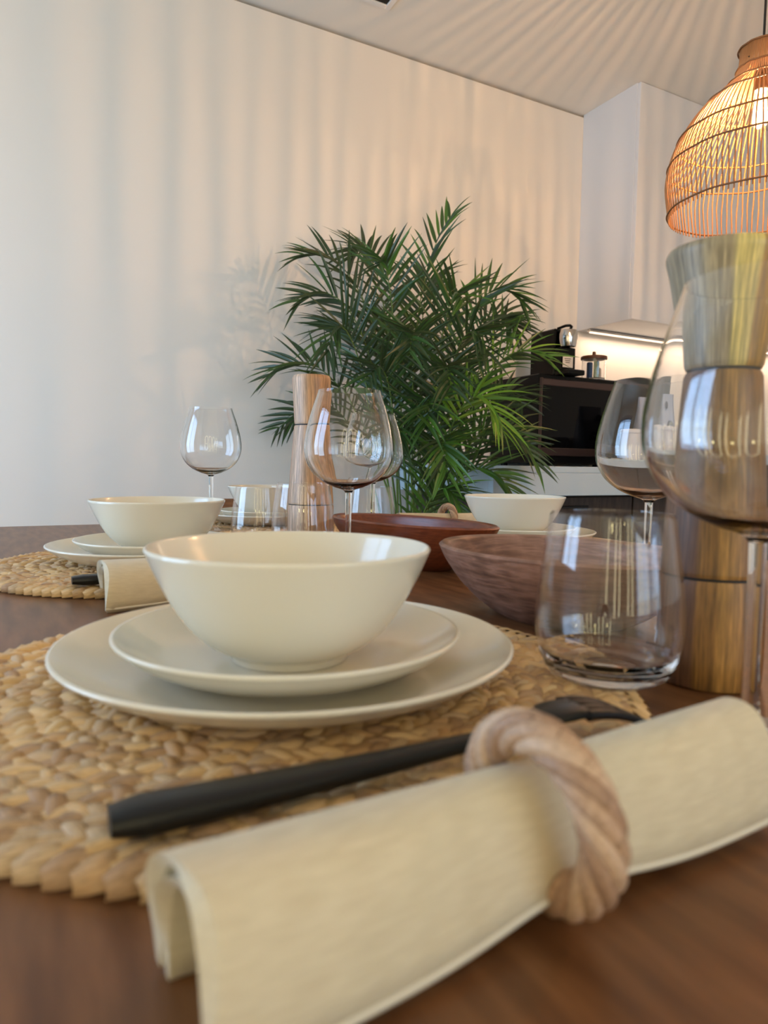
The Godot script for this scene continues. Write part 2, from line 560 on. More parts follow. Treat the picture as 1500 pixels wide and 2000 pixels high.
# ---------------------------------------------------------------- kitchen
func kitchen() -> void:
	var cf := 1.96
	var t := thing("upper_cabinet", "white upper cabinet reaching the ceiling above the kitchen counter", "cabinet", W(2.487, 0, WALL))
	part("side_panel", box(Vector3(0.019, CEIL - 1.563, 0.33), 0.001), M.white_lacquer, t, Vector3(0.0095, (CEIL + 1.563) / 2.0, 0.165))
	part("body", box(Vector3(1.98, CEIL - 1.565, 0.325), 0.001), M.white_lacquer, t, Vector3(1.01, (CEIL + 1.565) / 2.0, 0.1625))
	for k in 3:
		part("door", box(Vector3(0.655, CEIL - 1.566, 0.018), 0.001), M.white_lacquer, t, Vector3(0.33 + k * 0.659, (CEIL + 1.562) / 2.0, 0.339))
	var led := thing("led_strip", "thin glowing strip light under the white upper cabinet", "strip light", W(2.5, 1.557, 2.556))
	part("profile", box(Vector3(1.9, 0.012, 0.022), 0.002), M.chrome, led, Vector3(0.95, 0.0, 0))
	var em := flat("led_glow", Color(1, 0.9, 0.82), 0.5)
	em.emission_enabled = true
	em.emission = Color(1, 0.87, 0.76)
	em.emission_energy_multiplier = 1.6
	part("diffuser", box(Vector3(1.88, 0.006, 0.015), 0.001), em, led, Vector3(0.95, -0.008, 0))
	var al := AreaLight3D.new()
	al.name = "strip_light"
	al.area_size = Vector2(1.86, 0.014)
	al.area_normalize_energy = true
	al.light_color = Color(1, 0.85, 0.72)
	al.light_energy = 0.42
	al.area_range = 8.0
	al.shadow_enabled = true
	led.add_child(al)
	al.position = Vector3(0.95, -0.013, 0)
	al.rotation.x = -PI / 2.0
	# counter
	var wt := thing("kitchen_worktop", "thick pale grey-white kitchen worktop carrying the microwave", "worktop", W(1.49, 0, WALL))
	part("slab", box(Vector3(2.99, 0.025, WALL - cf), 0.003), M.worktop_white, wt, Vector3(1.495, 0.877, (WALL - cf) / 2.0))
	part("fascia", box(Vector3(2.99, 0.085, 0.03), 0.002), M.worktop_white, wt, Vector3(1.495, 0.822, WALL - cf - 0.0151))
	part("end_fascia", box(Vector3(0.03, 0.085, WALL - cf - 0.031), 0.002), M.worktop_white, wt, Vector3(0.0151, 0.822, (WALL - cf - 0.031) / 2.0))
	for k in 4:
		var b := thing("base_cabinet", ["dark brown base cabinet at the palm end of the worktop", "dark brown base cabinet second from the palm", "dark brown base cabinet third from the palm", "dark brown base cabinet fourth from the palm"][k], "cabinet", W(1.55 + k * 0.73, 0, WALL), 0.0, "base cabinets under the worktop")
		part("carcass", box(Vector3(0.726, 0.76, 0.56), 0.001), M.dark_cabinet, b, Vector3(0.363, 0.4, 0.285))
		var d := part("door", box(Vector3(0.72, 0.72, 0.018), 0.0015), M.dark_cabinet, b, Vector3(0.363, 0.41, 0.575))
		part("handle", box(Vector3(0.2, 0.012, 0.02), 0.002), M.black_steel, d, Vector3(0, 0.32, 0.018))
	# microwave
	var mo := thing("microwave_oven", "large black glass microwave oven on the kitchen worktop", "microwave", W(1.972, 0.8895, 2.28))
	var mh := 0.3925
	part("casing", box(Vector3(0.68, mh - 0.012, 0.33), 0.004), M.black_plastic, mo, Vector3(0.34, mh / 2.0 + 0.006, -0.178))
	for s in [0.05, 0.63]:
		for z in [-0.05, -0.3]:
			part("foot", lathe([[0, 0], [0.016, 0], [0.016, 0.014], [0, 0.014]], 16), M.black_plastic, mo, Vector3(s, 0, z))
	var dr := part("door", box(Vector3(0.66, 0.286, 0.014), 0.002), M.black_glass, mo, Vector3(0.34, 0.205, -0.007), "black mirror-like glass door")
	part("top_bar", box(Vector3(0.664, 0.03, 0.016), 0.003), M.bronze_bar, dr, Vector3(0, 0.152, 0.002), "brushed bronze bar")
	part("bottom_bar", box(Vector3(0.664, 0.034, 0.016), 0.003), M.bronze_bar, dr, Vector3(0, -0.142, 0.002), "brushed bronze bar")
	part("side_edge", box(Vector3(0.007, 0.34, 0.017), 0.002), M.bronze_bar, dr, Vector3(-0.3345, 0.0, 0.001))
	part("control_strip", box(Vector3(0.66, 0.032, 0.012), 0.002), M.black_plastic, mo, Vector3(0.34, 0.028, -0.008))
	# coffee machine
	var cm := thing("coffee_machine", "slim black capsule coffee machine with a chrome head", "coffee machine", W(2.083, 0.8895 + mh, 2.278))
	part("body", box(Vector3(0.095, 0.205, 0.16), 0.005), M.black_glass, cm, Vector3(0.0475, 0.1025, -0.132))
	part("base_tray", box(Vector3(0.095, 0.022, 0.09), 0.004), M.black_plastic, cm, Vector3(0.0475, 0.011, -0.005))
	part("column", box(Vector3(0.086, 0.1, 0.04), 0.004), M.black_plastic, cm, Vector3(0.0475, 0.072, -0.036))
	var st := begin()
	var rings := []
	for k in 5:
		var rr := PackedVector3Array()
		var r: float = [0.036, 0.041, 0.043, 0.043, 0.038][k]
		for j in 20:
			rr.append(Vector3(0.0475 + r * cos(TAU * j / 20.0), 0.125 + 0.0175 * k, -0.02 + r * 0.9 * sin(TAU * j / 20.0)))
		rings.append(rr)
	add_loft(st, rings)
	part("brew_head", done(st), M.chrome, cm, Vector3.ZERO, "chrome brewing head")
	st = begin()
	add_tube(st, [Vector3(0.012, 0.203, -0.05), Vector3(0.03, 0.213, -0.02), Vector3(0.0475, 0.215, -0.012), Vector3(0.065, 0.213, -0.02), Vector3(0.083, 0.203, -0.05)], [0.006], 8)
	part("lever", done(st), M.black_plastic, cm)
	var tg := part("paper_tag", box(Vector3(0.058, 0.05, 0.002), 0.0005), M.paper_label, cm, Vector3(0.04, 0.06, -0.01), "small white paper tag")
	for k in 3:
		part("printed_line", box(Vector3(0.036 - 0.006 * k, 0.003, 0.0008), 0.0002), M.ink, tg, Vector3(-0.002, 0.012 - 0.008 * k, 0.0013))
	# jar
	var j := thing("storage_jar", "glass jar with a knobbed wooden lid beside the coffee machine", "jar", W(2.322, 0.8895 + mh, 2.335))
	part("glass", lathe(curve([[0, 0.0], [0.048, 0.0], [0.052, 0.005], [0.052, 0.09]], 3) + [[0.0495, 0.09], [0.0495, 0.006], [0, 0.004]], 40), M.clear_glass, j)
	part("lid", lathe([[0, 0.0902], [0.057, 0.0902], [0.058, 0.0915], [0.058, 0.102], [0.055, 0.1045], [0, 0.1045]], 40), M.lid_wood, j)
	part("knob", lathe([[0, 0.1046], [0.0085, 0.1046], [0.0075, 0.125], [0.0, 0.128]], 16), M.lid_wood, j)
	for k in 3:
		var pk := thing("tea_packet", ["dark blue tea packet inside the wooden lidded jar", "green tea packet inside the wooden lidded jar", "cream tea packet inside the wooden lidded jar"][k], "packet", W(2.297 + 0.026 * k, 0.8945 + mh, 2.328 + [0.006, -0.008, 0.004][k]), 0.3 * (k - 1))
		part("wrapper", box(Vector3(0.023, [0.072, 0.078, 0.05][k], 0.02), 0.004), [M.jar_blue, M.jar_green, M.paper_label][k], pk, Vector3(0, [0.036, 0.039, 0.025][k], 0))
	# coffee bag and canisters in front of the microwave
	var bag := thing("coffee_bag", "pale blue coffee bag printed with a dark mountain emblem", "bag", W(2.42, 0.8895, 2.11))
	st = begin()
	rings = []
	for k in 8:
		var f := k / 7.0
		var rr := PackedVector3Array()
		var d := lerpf(0.036, 0.006, smoothstep(0.35, 1.0, f))
		for q in [[-1, -1], [-0.6, -1.12], [0, -1.2], [0.6, -1.12], [1, -1], [1, 1], [0.6, 1.12], [0, 1.2], [-0.6, 1.12], [-1, 1]]:
			rr.append(Vector3(q[0] * 0.066, f * 0.285, q[1] * d))
		rings.append(rr)
	add_loft(st, rings)
	part("bag_body", done(st), M.bag_paper, bag)
	for s in [-1.0, 1.0]:
		st = begin()
		rings = []
		var pr := []
		for k in 13:
			var t0 := PI * k / 12.0
			pr.append(Vector2(cos(t0) * 0.042, sin(t0) * (0.045 + 0.012 * cos(t0 * 6.0) * 0.2)))
		for z in [0.0, 0.001]:
			var rr := PackedVector3Array()
			for q in pr:
				rr.append(Vector3(q.x, q.y, z * s))
			rings.append(rr)
		add_loft(st, rings)
		var e := part("mountain_emblem", done(st), M.bag_print, bag, Vector3(0.004, 0.125, s * 0.0425), "dark blue mountain print")
		e.rotation.x = -s * 0.10
		part("emblem_snow", box(Vector3(0.026, 0.007, 0.001), 0.0003), M.bag_paper, e, Vector3(0, 0.022, 0.0012 * s))
		var rd := part("round_emblem", lathe([[0, 0], [0.017, 0], [0.017, 0.001], [0, 0.001]], 24), M.bag_print, bag, Vector3(-0.035 * s, 0.232, s * 0.0265), "round dark print")
		rd.rotation.x = s * (PI / 2.0 - 0.16)
	for k in 3:
		var c := thing("canister", ["white ceramic canister closest to the palm on the worktop", "white ceramic canister in the middle of the row of three", "white ceramic canister farthest from the palm, before the coffee bag"][k], "canister", W(2.2 + 0.112 * k, 0.8895, 2.015), 0.0, "white canisters on the worktop")
		part("pot", lathe(curve([[0, 0], [0.044, 0], [0.049, 0.006], [0.051, 0.06], [0.051, 0.122]], 3) + [[0, 0.1225]], 36), M.white_lacquer, c)
		part("lid", lathe([[0, 0.1226], [0.052, 0.1226], [0.053, 0.125], [0.052, 0.137], [0.046, 0.141], [0, 0.142]], 36), M.white_lacquer, c)


# ---------------------------------------------------------------- table and chair
func table() -> void:
	var x0 := -0.13
	var x1 := 1.01
	var z0 := -1.585
	var z1 := 0.55
	var t := thing("dining_table", "long brown walnut dining table laid for a meal", "table", Vector3((x0 + x1) / 2.0, 0, (z0 + z1) / 2.0))
	part("table_top", box(Vector3(x1 - x0, 0.035, z1 - z0), 0.004), M.table_wood, t, Vector3(0, TOP - 0.0175, 0))
	for sx in [-1.0, 1.0]:
		for sz in [-1.0, 1.0]:
			part("leg", box(Vector3(0.07, TOP - 0.0355, 0.07), 0.004), M.table_wood, t, Vector3(sx * 0.48, (TOP - 0.0355) / 2.0, sz * 0.95))
	for sx in [-1.0, 1.0]:
		part("apron", box(Vector3(0.02, 0.08, 1.8), 0.002), M.table_wood, t, Vector3(sx * 0.48, TOP - 0.0758, 0))
	# chair at the end of the table by the wall
	var c := thing("dining_chair", "wooden dining chair at the table end facing the palm wall", "chair", W(0.47, 0, 1.75))
	part("seat", box(Vector3(0.44, 0.04, 0.42), 0.012), M.chair_wood, c, Vector3(0, 0.44, 0.03))
	for sx in [-1.0, 1.0]:
		part("leg", tube([Vector3(sx * 0.18, 0.001, 0.2), Vector3(sx * 0.18, 0.425, 0.19)], [0.014, 0.018], 10), M.chair_wood, c)
		part("leg", tube([Vector3(sx * 0.2, 0.001, -0.2), Vector3(sx * 0.19, 0.44, -0.17), Vector3(sx * 0.2, 0.705, -0.2)], [0.014, 0.018, 0.013], 10), M.chair_wood, c)
	var st := begin()
	var rings := []
	for k in 13:
		var f := k / 12.0 * 2.0 - 1.0
		var rr := PackedVector3Array()
		var z := -0.215 + 0.05 * f * f
		for q in [[-0.05, -0.011], [0.045, -0.011], [0.055, 0.0], [0.045, 0.011], [-0.05, 0.011], [-0.058, 0.0]]:
			rr.append(Vector3(f * 0.24, 0.727 + q[0], z + q[1]))
		rings.append(rr)
	add_loft(st, rings)
	part("back_rail", done(st), M.chair_wood, c)


# ---------------------------------------------------------------- tableware
var plate_big: Mesh
var plate_small: Mesh
var bowl: Mesh
var straw: Mesh
var ring_mesh: Mesh
var strand_mesh: Mesh


func make_ware() -> void:
	plate_big = lathe([[0, 0.002], [0.068, 0.002], [0.07, 0.0]] + curve([[0.074, 0.0], [0.078, 0.0022], [0.098, 0.0062], [0.116, 0.0135], [0.1275, 0.0208], [0.1303, 0.0228]], 4) + curve([[0.1311, 0.0238], [0.1309, 0.0248], [0.1297, 0.0252], [0.1278, 0.0244], [0.115, 0.0168], [0.1, 0.0105], [0.082, 0.0072], [0.06, 0.0064], [0, 0.0062]], 4), 128)
	plate_small = lathe([[0, 0.002], [0.05, 0.002], [0.052, 0.0]] + curve([[0.055, 0.0], [0.058, 0.0022], [0.075, 0.0066], [0.09, 0.0142], [0.0975, 0.0204], [0.0994, 0.022]], 4) + curve([[0.1001, 0.0232], [0.0999, 0.0241], [0.0988, 0.0244], [0.0972, 0.0236], [0.088, 0.017], [0.076, 0.0105], [0.062, 0.0072], [0.045, 0.0062], [0, 0.006]], 4), 112)
	bowl = lathe([[0, 0.003], [0.0315, 0.003], [0.0325, 0.0], [0.0345, 0.0], [0.0352, 0.003]] + curve([[0.0358, 0.0042], [0.046, 0.0095], [0.0565, 0.0185], [0.0652, 0.03], [0.0725, 0.043], [0.078, 0.0545], [0.0818, 0.0635]], 5) + curve([[0.0824, 0.0652], [0.0818, 0.0662], [0.0806, 0.0656], [0.077, 0.0575], [0.0708, 0.0445], [0.063, 0.032], [0.053, 0.021], [0.04, 0.0125], [0.022, 0.0082], [0, 0.0075]], 5), 128)
	# one flat plaited straw, bulging in its middle, ends bent down
	var st := begin()
	var rows := []
	for i in 6:
		var f := i / 5.0
		var w := 0.0056 * pow(sin(PI * (0.12 + 0.76 * f)), 0.55)
		var y := 0.0026 * sin(PI * f) - 0.0008
		var row := PackedVector3Array()
		for q in [[-1.0, -0.0018], [-0.7, 0.0004], [0.0, 0.0008], [0.7, 0.0004], [1.0, -0.0018]]:
			row.append(Vector3((f - 0.5) * 0.0205, y + q[1], q[0] * w))
		rows.append(row)
	add_loft(st, rows, false)
	straw = done(st)
	# napkin ring: strands twisted round a circle
	st = begin()
	var path := []
	for i in 121:
		var a := TAU * i / 120.0
		var b := a * 3.0
		path.append(Vector3(0.0040 * sin(b), (0.0243 + 0.0040 * cos(b)) * cos(a), (0.0243 + 0.0040 * cos(b)) * sin(a)))
	add_tube(st, path, [0.0031], 12, false)
	strand_mesh = done(st)
	st = begin()
	path = []
	for i in 73:
		path.append(Vector3(0, 0.0243 * cos(TAU * i / 72.0), 0.0243 * sin(TAU * i / 72.0)))
	add_tube(st, path, [0.0054], 14, false)
	ring_mesh = done(st)


func placemat(at: Vector3, label: String, singles: int, twist: float) -> void:
	var t := thing("placemat", label, "placemat", at + Vector3(0, 0.002, 0), 0.0, "round straw placemats")
	part("backing", lathe([[0, 0.0005], [0.194, 0.0005], [0.197, 0.002], [0.194, 0.0036], [0, 0.0036]], 72), M.straw_base, t)
	var width := 0.0142
	var list := []
	var r := 0.012
	var a := twist
	while r < 0.1915:
		var step := 0.0098 / r
		for side in 2:
			var s := 1.0 if side else -1.0
			var rr := r + s * width * 0.245
			var aa := a + (0.5 * step if side else 0.0)
			var jit := rng.randf_range(-0.14, 0.14)
			var b := Basis(Vector3.UP, -(aa + PI / 2.0) + s * (0.58 + jit * 1.6))
			b = b * Basis(Vector3.FORWARD, rng.randf_range(0.05, 0.17)) * Basis(Vector3.RIGHT, -s * rng.randf_range(-0.02, 0.2))
			b = b.scaled_local(Vector3(rng.randf_range(1.12, 1.38), rng.randf_range(0.9, 1.5), rng.randf_range(0.74, 0.98)))
			var o := Vector3(rr * cos(aa), 0.0052 + rng.randf_range(-0.0006, 0.0008), rr * sin(aa))
			list.append([Transform3D(b, o), r])
		a += step
		r += width * step / TAU
	# border: one more plait, rounder, standing a little lower
	a = 0.0
	while a < TAU:
		for side in 2:
			var s := 1.0 if side else -1.0
			var b := Basis(Vector3.UP, -(a + PI / 2.0) + s * 0.8) * Basis(Vector3.RIGHT, -0.75 if side else 0.1)
			b = b.scaled_local(Vector3(1.05, 1.3, 1.1))
			list.append([Transform3D(b, Vector3((0.1935 + 0.003 * s) * cos(a), 0.0046 - 0.0008 * side, (0.1935 + 0.003 * s) * sin(a))), 0.2])
		a += 0.0105 / 0.1935
	# the straws that show largest are parts, the rest one mass
	var order := []
	for i in list.size():
		var q: Transform3D = list[i][0]
		var d := (at + q.origin).distance_to(eye)
		order.append([d + (10.0 if list[i][1] < 0.122 else 0.0), i])
	order.sort_custom(func(x, y): return x[0] < y[0])
	var alone := {}
	for k in mini(singles, order.size()):
		alone[order[k][1]] = true
	var rest := []
	for i in list.size():
		if alone.has(i):
			var o := part("straw", straw, M["straw_%d" % rng.randi_range(0, 5)], t)
			o.transform = list[i][0]
		else:
			rest.append(list[i][0])
	var mm := MultiMesh.new()
	mm.transform_format = MultiMesh.TRANSFORM_3D
	mm.use_colors = true
	mm.mesh = straw
	mm.instance_count = rest.size()
	var tones := [Color(0.69, 0.45, 0.205), Color(0.62, 0.395, 0.175), Color(0.54, 0.33, 0.155), Color(0.57, 0.39, 0.215), Color(0.435, 0.265, 0.135), Color(0.72, 0.49, 0.24)]
	for i in rest.size():
		mm.set_instance_transform(i, rest[i])
		mm.set_instance_color(i, tones[rng.randi_range(0, 5)])
	var w := MultiMeshInstance3D.new()
	w.name = "weave"
	w.multimesh = mm
	w.material_override = M.straw_mass
	w.set_meta("kind", "stuff")
	t.add_child(w)


func setting(u: float, v: float, where: String, singles: int, twist: float) -> void:
	placemat(W(u, TOP, v), "round braided straw placemat " + where, singles, twist)
	var p := part("dinner_plate", plate_big, M.cream_ceramic, self, W(u, TOP + 0.0085, v))
	tag(p, "large cream dinner plate " + where, "plate", "large cream plates")
	p = part("side_plate", plate_small, M.cream_ceramic, self, W(u, TOP + 0.0152, v))
	tag(p, "smaller cream plate stacked " + where, "plate", "smaller cream plates")
	p = part("cereal_bowl", bowl, M.cream_ceramic, self, W(u, TOP + 0.0216, v))
	tag(p, "deep cream bowl stacked on plates " + where, "bowl", "cream bowls on the plates")


# a folded napkin bent over its length, drawn through a ring; its own x runs along it
func napkin(at: Vector3, turn: float, where: String, flare: float, length := 0.225) -> void:
	var t := thing("napkin", "folded cream linen napkin " + where, "napkin", at, turn, "folded linen napkins")
	for layer in 2:
		var st := begin()
		var rings := []
		var th := 0.0032 if layer == 0 else 0.0024
		var inset := 0.0 if layer == 0 else 0.0037
		var n := 36
		for i in n + 1:
			var f := float(i) / n
			var x := (f - 0.53) * length + (0.0015 if layer and i == 0 else 0.0)
			var away := f - 0.53
			var pinch := exp(-away * away * 40.0)
			var w := lerpf(0.0165, 0.0138, pinch) + flare * pow(clampf(-away * 2.0, 0, 1), 1.5) - inset
			var raised := 0.005 * exp(-away * away * 30.0)
			var h := lerpf(0.0392, 0.0405, clampf(f * 1.6, 0, 1)) - inset - raised
			var lift := (0.003 if layer == 0 else 0.0006) + 0.003 * clampf(away * 2.0, 0, 1) + raised
			var outer := []
			var inner := []
			for k in 25:
				var a := PI * k / 24.0
				var cx := signf(cos(a)) * pow(absf(cos(a)), 0.78)
				var sy := pow(sin(a), 0.72)
				var slope := 1.0 + 0.12 * (1.0 - sy)
				outer.append(Vector3(x + 0.004 * sin(a * 2.0) * (1.0 - f), lift + h * sy, cx * w * slope))
				inner.append(Vector3(x, lift + maxf(h - th, 0.001) * sy, cx * (w - th) * slope))
			inner.reverse()
			var rr := PackedVector3Array()
			rr.append_array(PackedVector3Array(outer))
			rr.append_array(PackedVector3Array(inner))
			rings.append(rr)
		add_loft(st, rings, true, false)
		# end faces
		st.set_smooth_group(-1)
		for e in [0, n]:
			var rr: PackedVector3Array = rings[e]
			for k in 24:
				var q := [rr[k], rr[k + 1], rr[49 - k - 1], rr[49 - k]]
				for m in ([0, 1, 2, 0, 2, 3] if e else [0, 2, 1, 0, 3, 2]):
					st.add_vertex(q[m])
		part("outer_fold" if layer == 0 else "inner_fold", done(st), M.linen, t)
	# stitched hem along the near edge
	var hem := []
	for i in 25:
		var f := i / 24.0
		var away := f - 0.53
		var w := lerpf(0.0165, 0.0138, exp(-away * away * 40.0)) + flare * pow(clampf(-away * 2.0, 0, 1), 1.5)
		hem.append(Vector3(away * length, 0.0042 + 0.003 * clampf(away * 2.0, 0, 1) + 0.005 * exp(-away * away * 30.0), w * 1.12 - 0.0008))
	part("hem", tube(hem, [0.0013], 6), M.linen_edge, t)
	var r := thing("napkin_ring", "twisted tan wooden ring around the napkin " + where, "napkin ring", at + Vector3(-0.0085, 0.0318, 0.0075).rotated(Vector3.UP, turn), turn + 0.05, "wooden napkin rings")
	var band := part("band", ring_mesh, M.ring_wood, r)
	band.rotation.z = 0.11
	for k in 6:
		var sd := part("strand", strand_mesh, M["ring_tone_%d" % (k % 3)], r)
		sd.transform = Transform3D(Basis(Vector3.BACK, 0.11) * Basis(Vector3.RIGHT, TAU * k / 18.0), Vector3.ZERO)


func fork(at: Vector3, turn: float, where: String) -> void:
	var t := thing("table_fork", "matte black fork lying face down " + where, "fork", at, turn, "black forks")
	var st := begin()
	var rings := []
	for i in 17:
		var f := i / 16.0
		var rr := PackedVector3Array()
		var w := lerpf(0.0102, 0.0042, smoothstep(0.0, 1.0, f)) * (0.75 if i == 0 else 1.0)
		var h := lerpf(0.0054, 0.0028, f) * (0.7 if i == 0 else 1.0)
		for k in 14:
			var b := TAU * k / 14.0
			rr.append(Vector3(f * 0.165, 0.0054 + 0.0036 * f * f + h * signf(sin(b)) * pow(absf(sin(b)), 0.7), w * signf(cos(b)) * pow(absf(cos(b)), 0.7)))
		rings.append(rr)
	add_loft(st, rings)
	part("handle", done(st), M.black_steel, t)
	st = begin()
	rings = []
	for i in 9:
		var f := i / 8.0
		var rr := PackedVector3Array()
		var w := lerpf(0.0036, 0.0125, smoothstep(0.0, 0.7, f))
		for q in [[-1.0, 0.0], [-0.6, 0.0022], [0.6, 0.0022], [1.0, 0.0], [0.6, -0.0015], [-0.6, -0.0015]]:
			rr.append(Vector3(0.165 + f * 0.035, 0.009 + 0.0055 * sin(f * 1.9) + q[1], w * q[0]))
		rings.append(rr)
	add_loft(st, rings)
	part("head", done(st), M.black_steel, t)
	for k in 4:
		var path := []
		for i in 8:
			var f := i / 7.0
			path.append(Vector3(0.198 + 0.042 * f, 0.0142 - 0.0125 * f * f, (k - 1.5) * 0.0066))
		part("tine", tube(path, [0.0026, 0.0026, 0.0025, 0.0024, 0.0022, 0.002, 0.0017, 0.001], 8), M.black_steel, t)


var wine_bowl: Mesh
var wine_stem: Mesh
var tumbler_wall: Mesh
var tumbler_base: Mesh


func make_glass() -> void:
	# bowl and stem of the wine glass touch at height 0.105
	var out := [[0.004, 0.098], [0.0045, 0.1005], [0.0075, 0.1035], [0.017, 0.1065], [0.032, 0.1135], [0.0455, 0.125], [0.0535, 0.1395], [0.056, 0.1545], [0.0545, 0.1705], [0.0505, 0.188], [0.0455, 0.205], [0.0405, 0.2195], [0.0385, 0.2262]]
	var inn := [[0.0379, 0.2262], [0.0398, 0.2195], [0.0447, 0.205], [0.0496, 0.188], [0.0535, 0.1705], [0.0549, 0.1545], [0.0524, 0.140], [0.0443, 0.1263], [0.031, 0.1152], [0.016, 0.1092], [0.006, 0.1075], [0, 0.1073]]
	var low := [[0, 0.0], [0.038, 0.0], [0.0395, 0.0008], [0.0388, 0.0018], [0.03, 0.0028], [0.016, 0.0048], [0.008, 0.0085], [0.0048, 0.016], [0.0038, 0.03], [0.0036, 0.055], [0.0038, 0.08]]
	wine_bowl = lathe(curve(out.slice(3), 5) + curve(inn.slice(0, 10), 5), 96)
	wine_stem = lathe(low.slice(0, 3) + curve(low.slice(2) + out.slice(0, 4), 4) + ["gap"] + curve(inn.slice(9), 4), 96)
	var to := curve([[0.0425, 0.016], [0.0452, 0.031], [0.0452, 0.046], [0.0435, 0.065], [0.0405, 0.086], [0.0378, 0.1045]], 5)
	var ti := curve([[0.0371, 0.1052], [0.0364, 0.1045], [0.039, 0.086], [0.042, 0.065], [0.0437, 0.046], [0.0436, 0.031], [0.0408, 0.0185]], 5)
	tumbler_wall = lathe(to + ti, 96)
	tumbler_base = lathe([[0, 0.0018], [0.02, 0.0012], [0.027, 0.0]] + curve([[0.0295, 0.0012], [0.037, 0.006], [0.0425, 0.016]], 6) + ["gap"] + curve([[0.0408, 0.0185], [0.034, 0.0115], [0.02, 0.0088], [0, 0.0082]], 6), 96)


func wine_glass(u: float, v: float, lift: float, where: String) -> void:
	var t := thing("wine_glass", "empty balloon wine glass " + where, "wine glass", W(u, TOP + lift + 0.0002, v), 0.0, "stemmed wine glasses")
	part("glass_bowl", wine_bowl, M.clear_glass, t)
	part("stem", wine_stem, M.clear_glass, t)


func tumbler(u: float, v: float, lift: float, where: String) -> void:
	var t := thing("tumbler", "empty stemless tumbler " + where, "tumbler", W(u, TOP + lift + 0.0002, v), 0.0, "stemless tumblers")
	part("glass_wall", tumbler_wall, M.thin_glass, t)
	part("glass_base", tumbler_base, M.clear_glass, t)
	t.scale = Vector3.ONE * 0.94


func wood_bowl(u: float, v: float, long: float, wide: float, h: float, turn: float, m: Material, label: String) -> void:
	var p := curve([[0.0, 0.0], [0.42, 0.0], [0.5, 0.02], [0.66, 0.2], [0.82, 0.48], [0.94, 0.78], [0.99, 0.96], [1.0, 1.0]], 4)
	var q := curve([[0.975, 1.04], [0.93, 1.02], [0.905, 0.97], [0.84, 0.74], [0.7, 0.42], [0.5, 0.22], [0.25, 0.15], [0.0, 0.14]], 4)
	var prof := []
	for k in p + q:
		prof.append([k[0], k[1] * h / 1.04])
	var o := part("oval_bowl", lathe(prof, 96, wide, long, 0.75), m, self, W(u, TOP, v))
	o.rotation.y = turn
	tag(o, label, "bowl", "oval wooden bowls")


func mill(u: float, v: float, dark: bool, label: String) -> void:
	var t := thing("pepper_mill", label, "pepper mill", W(u, TOP, v), 0.0, "wooden grinders")
	if dark:
		t.rotation.y = 0.0
		part("base", lathe([[0, 0.0004], [0.0298, 0.0004], [0.0312, 0.002]] + [[0.0318, 0.02], [0.0312, 0.064], [0.0304, 0.068], [0, 0.068]], 64), M.mill_dark, t)
		part("lower_joint", lathe([[0, 0.0681], [0.0294, 0.0681], [0.0294, 0.0697], [0, 0.0697]], 48), M.joint_black, t)
		part("body", lathe([[0, 0.0698], [0.0302, 0.0698], [0.0309, 0.072]] + curve([[0.0309, 0.0725], [0.0285, 0.12], [0.0255, 0.165], [0.0236, 0.193]], 5) + [[0.0226, 0.1955], [0, 0.1956]], 64), M.mill_dark, t)
		part("neck_joint", lathe([[0, 0.1957], [0.0218, 0.1957], [0.0218, 0.1975], [0, 0.1975]], 48), M.joint_black, t)
		part("cap", lathe([[0, 0.1976], [0.0226, 0.1976], [0.0236, 0.1995]] + curve([[0.0238, 0.2], [0.0275, 0.228], [0.0318, 0.252], [0.0352, 0.266]], 5) + curve([[0.0353, 0.268], [0.0345, 0.2705], [0.032, 0.2722], [0.02, 0.2735], [0, 0.274]], 4), 64), M.mill_cap, t)
	else:
		part("base", lathe([[0, 0.0004], [0.0395, 0.0004], [0.041, 0.002], [0.0408, 0.06], [0.04, 0.063], [0, 0.063]], 64), M.mill_pale, t)
		part("lower_joint", lathe([[0, 0.0631], [0.0388, 0.0631], [0.0388, 0.0647], [0, 0.0647]], 48), M.joint_black, t)
		part("body", lathe([[0, 0.0648], [0.0398, 0.0648], [0.0404, 0.067]] + curve([[0.0404, 0.0675], [0.0375, 0.11], [0.0335, 0.16], [0.0302, 0.2]], 5) + [[0.0292, 0.2025], [0, 0.2026]], 64), M.mill_pale, t)
		part("neck_joint", lathe([[0, 0.2027], [0.0285, 0.2027], [0.0285, 0.2047], [0, 0.2047]], 48), M.joint_black, t)
		part("cap", lathe([[0, 0.2048], [0.0288, 0.2048], [0.0296, 0.207]] + curve([[0.0297, 0.2075], [0.0318, 0.245], [0.0338, 0.276], [0.034, 0.281]], 5) + curve([[0.0338, 0.284], [0.032, 0.2885], [0.028, 0.29], [0, 0.2905]], 4), 64), M.mill_pale, t)


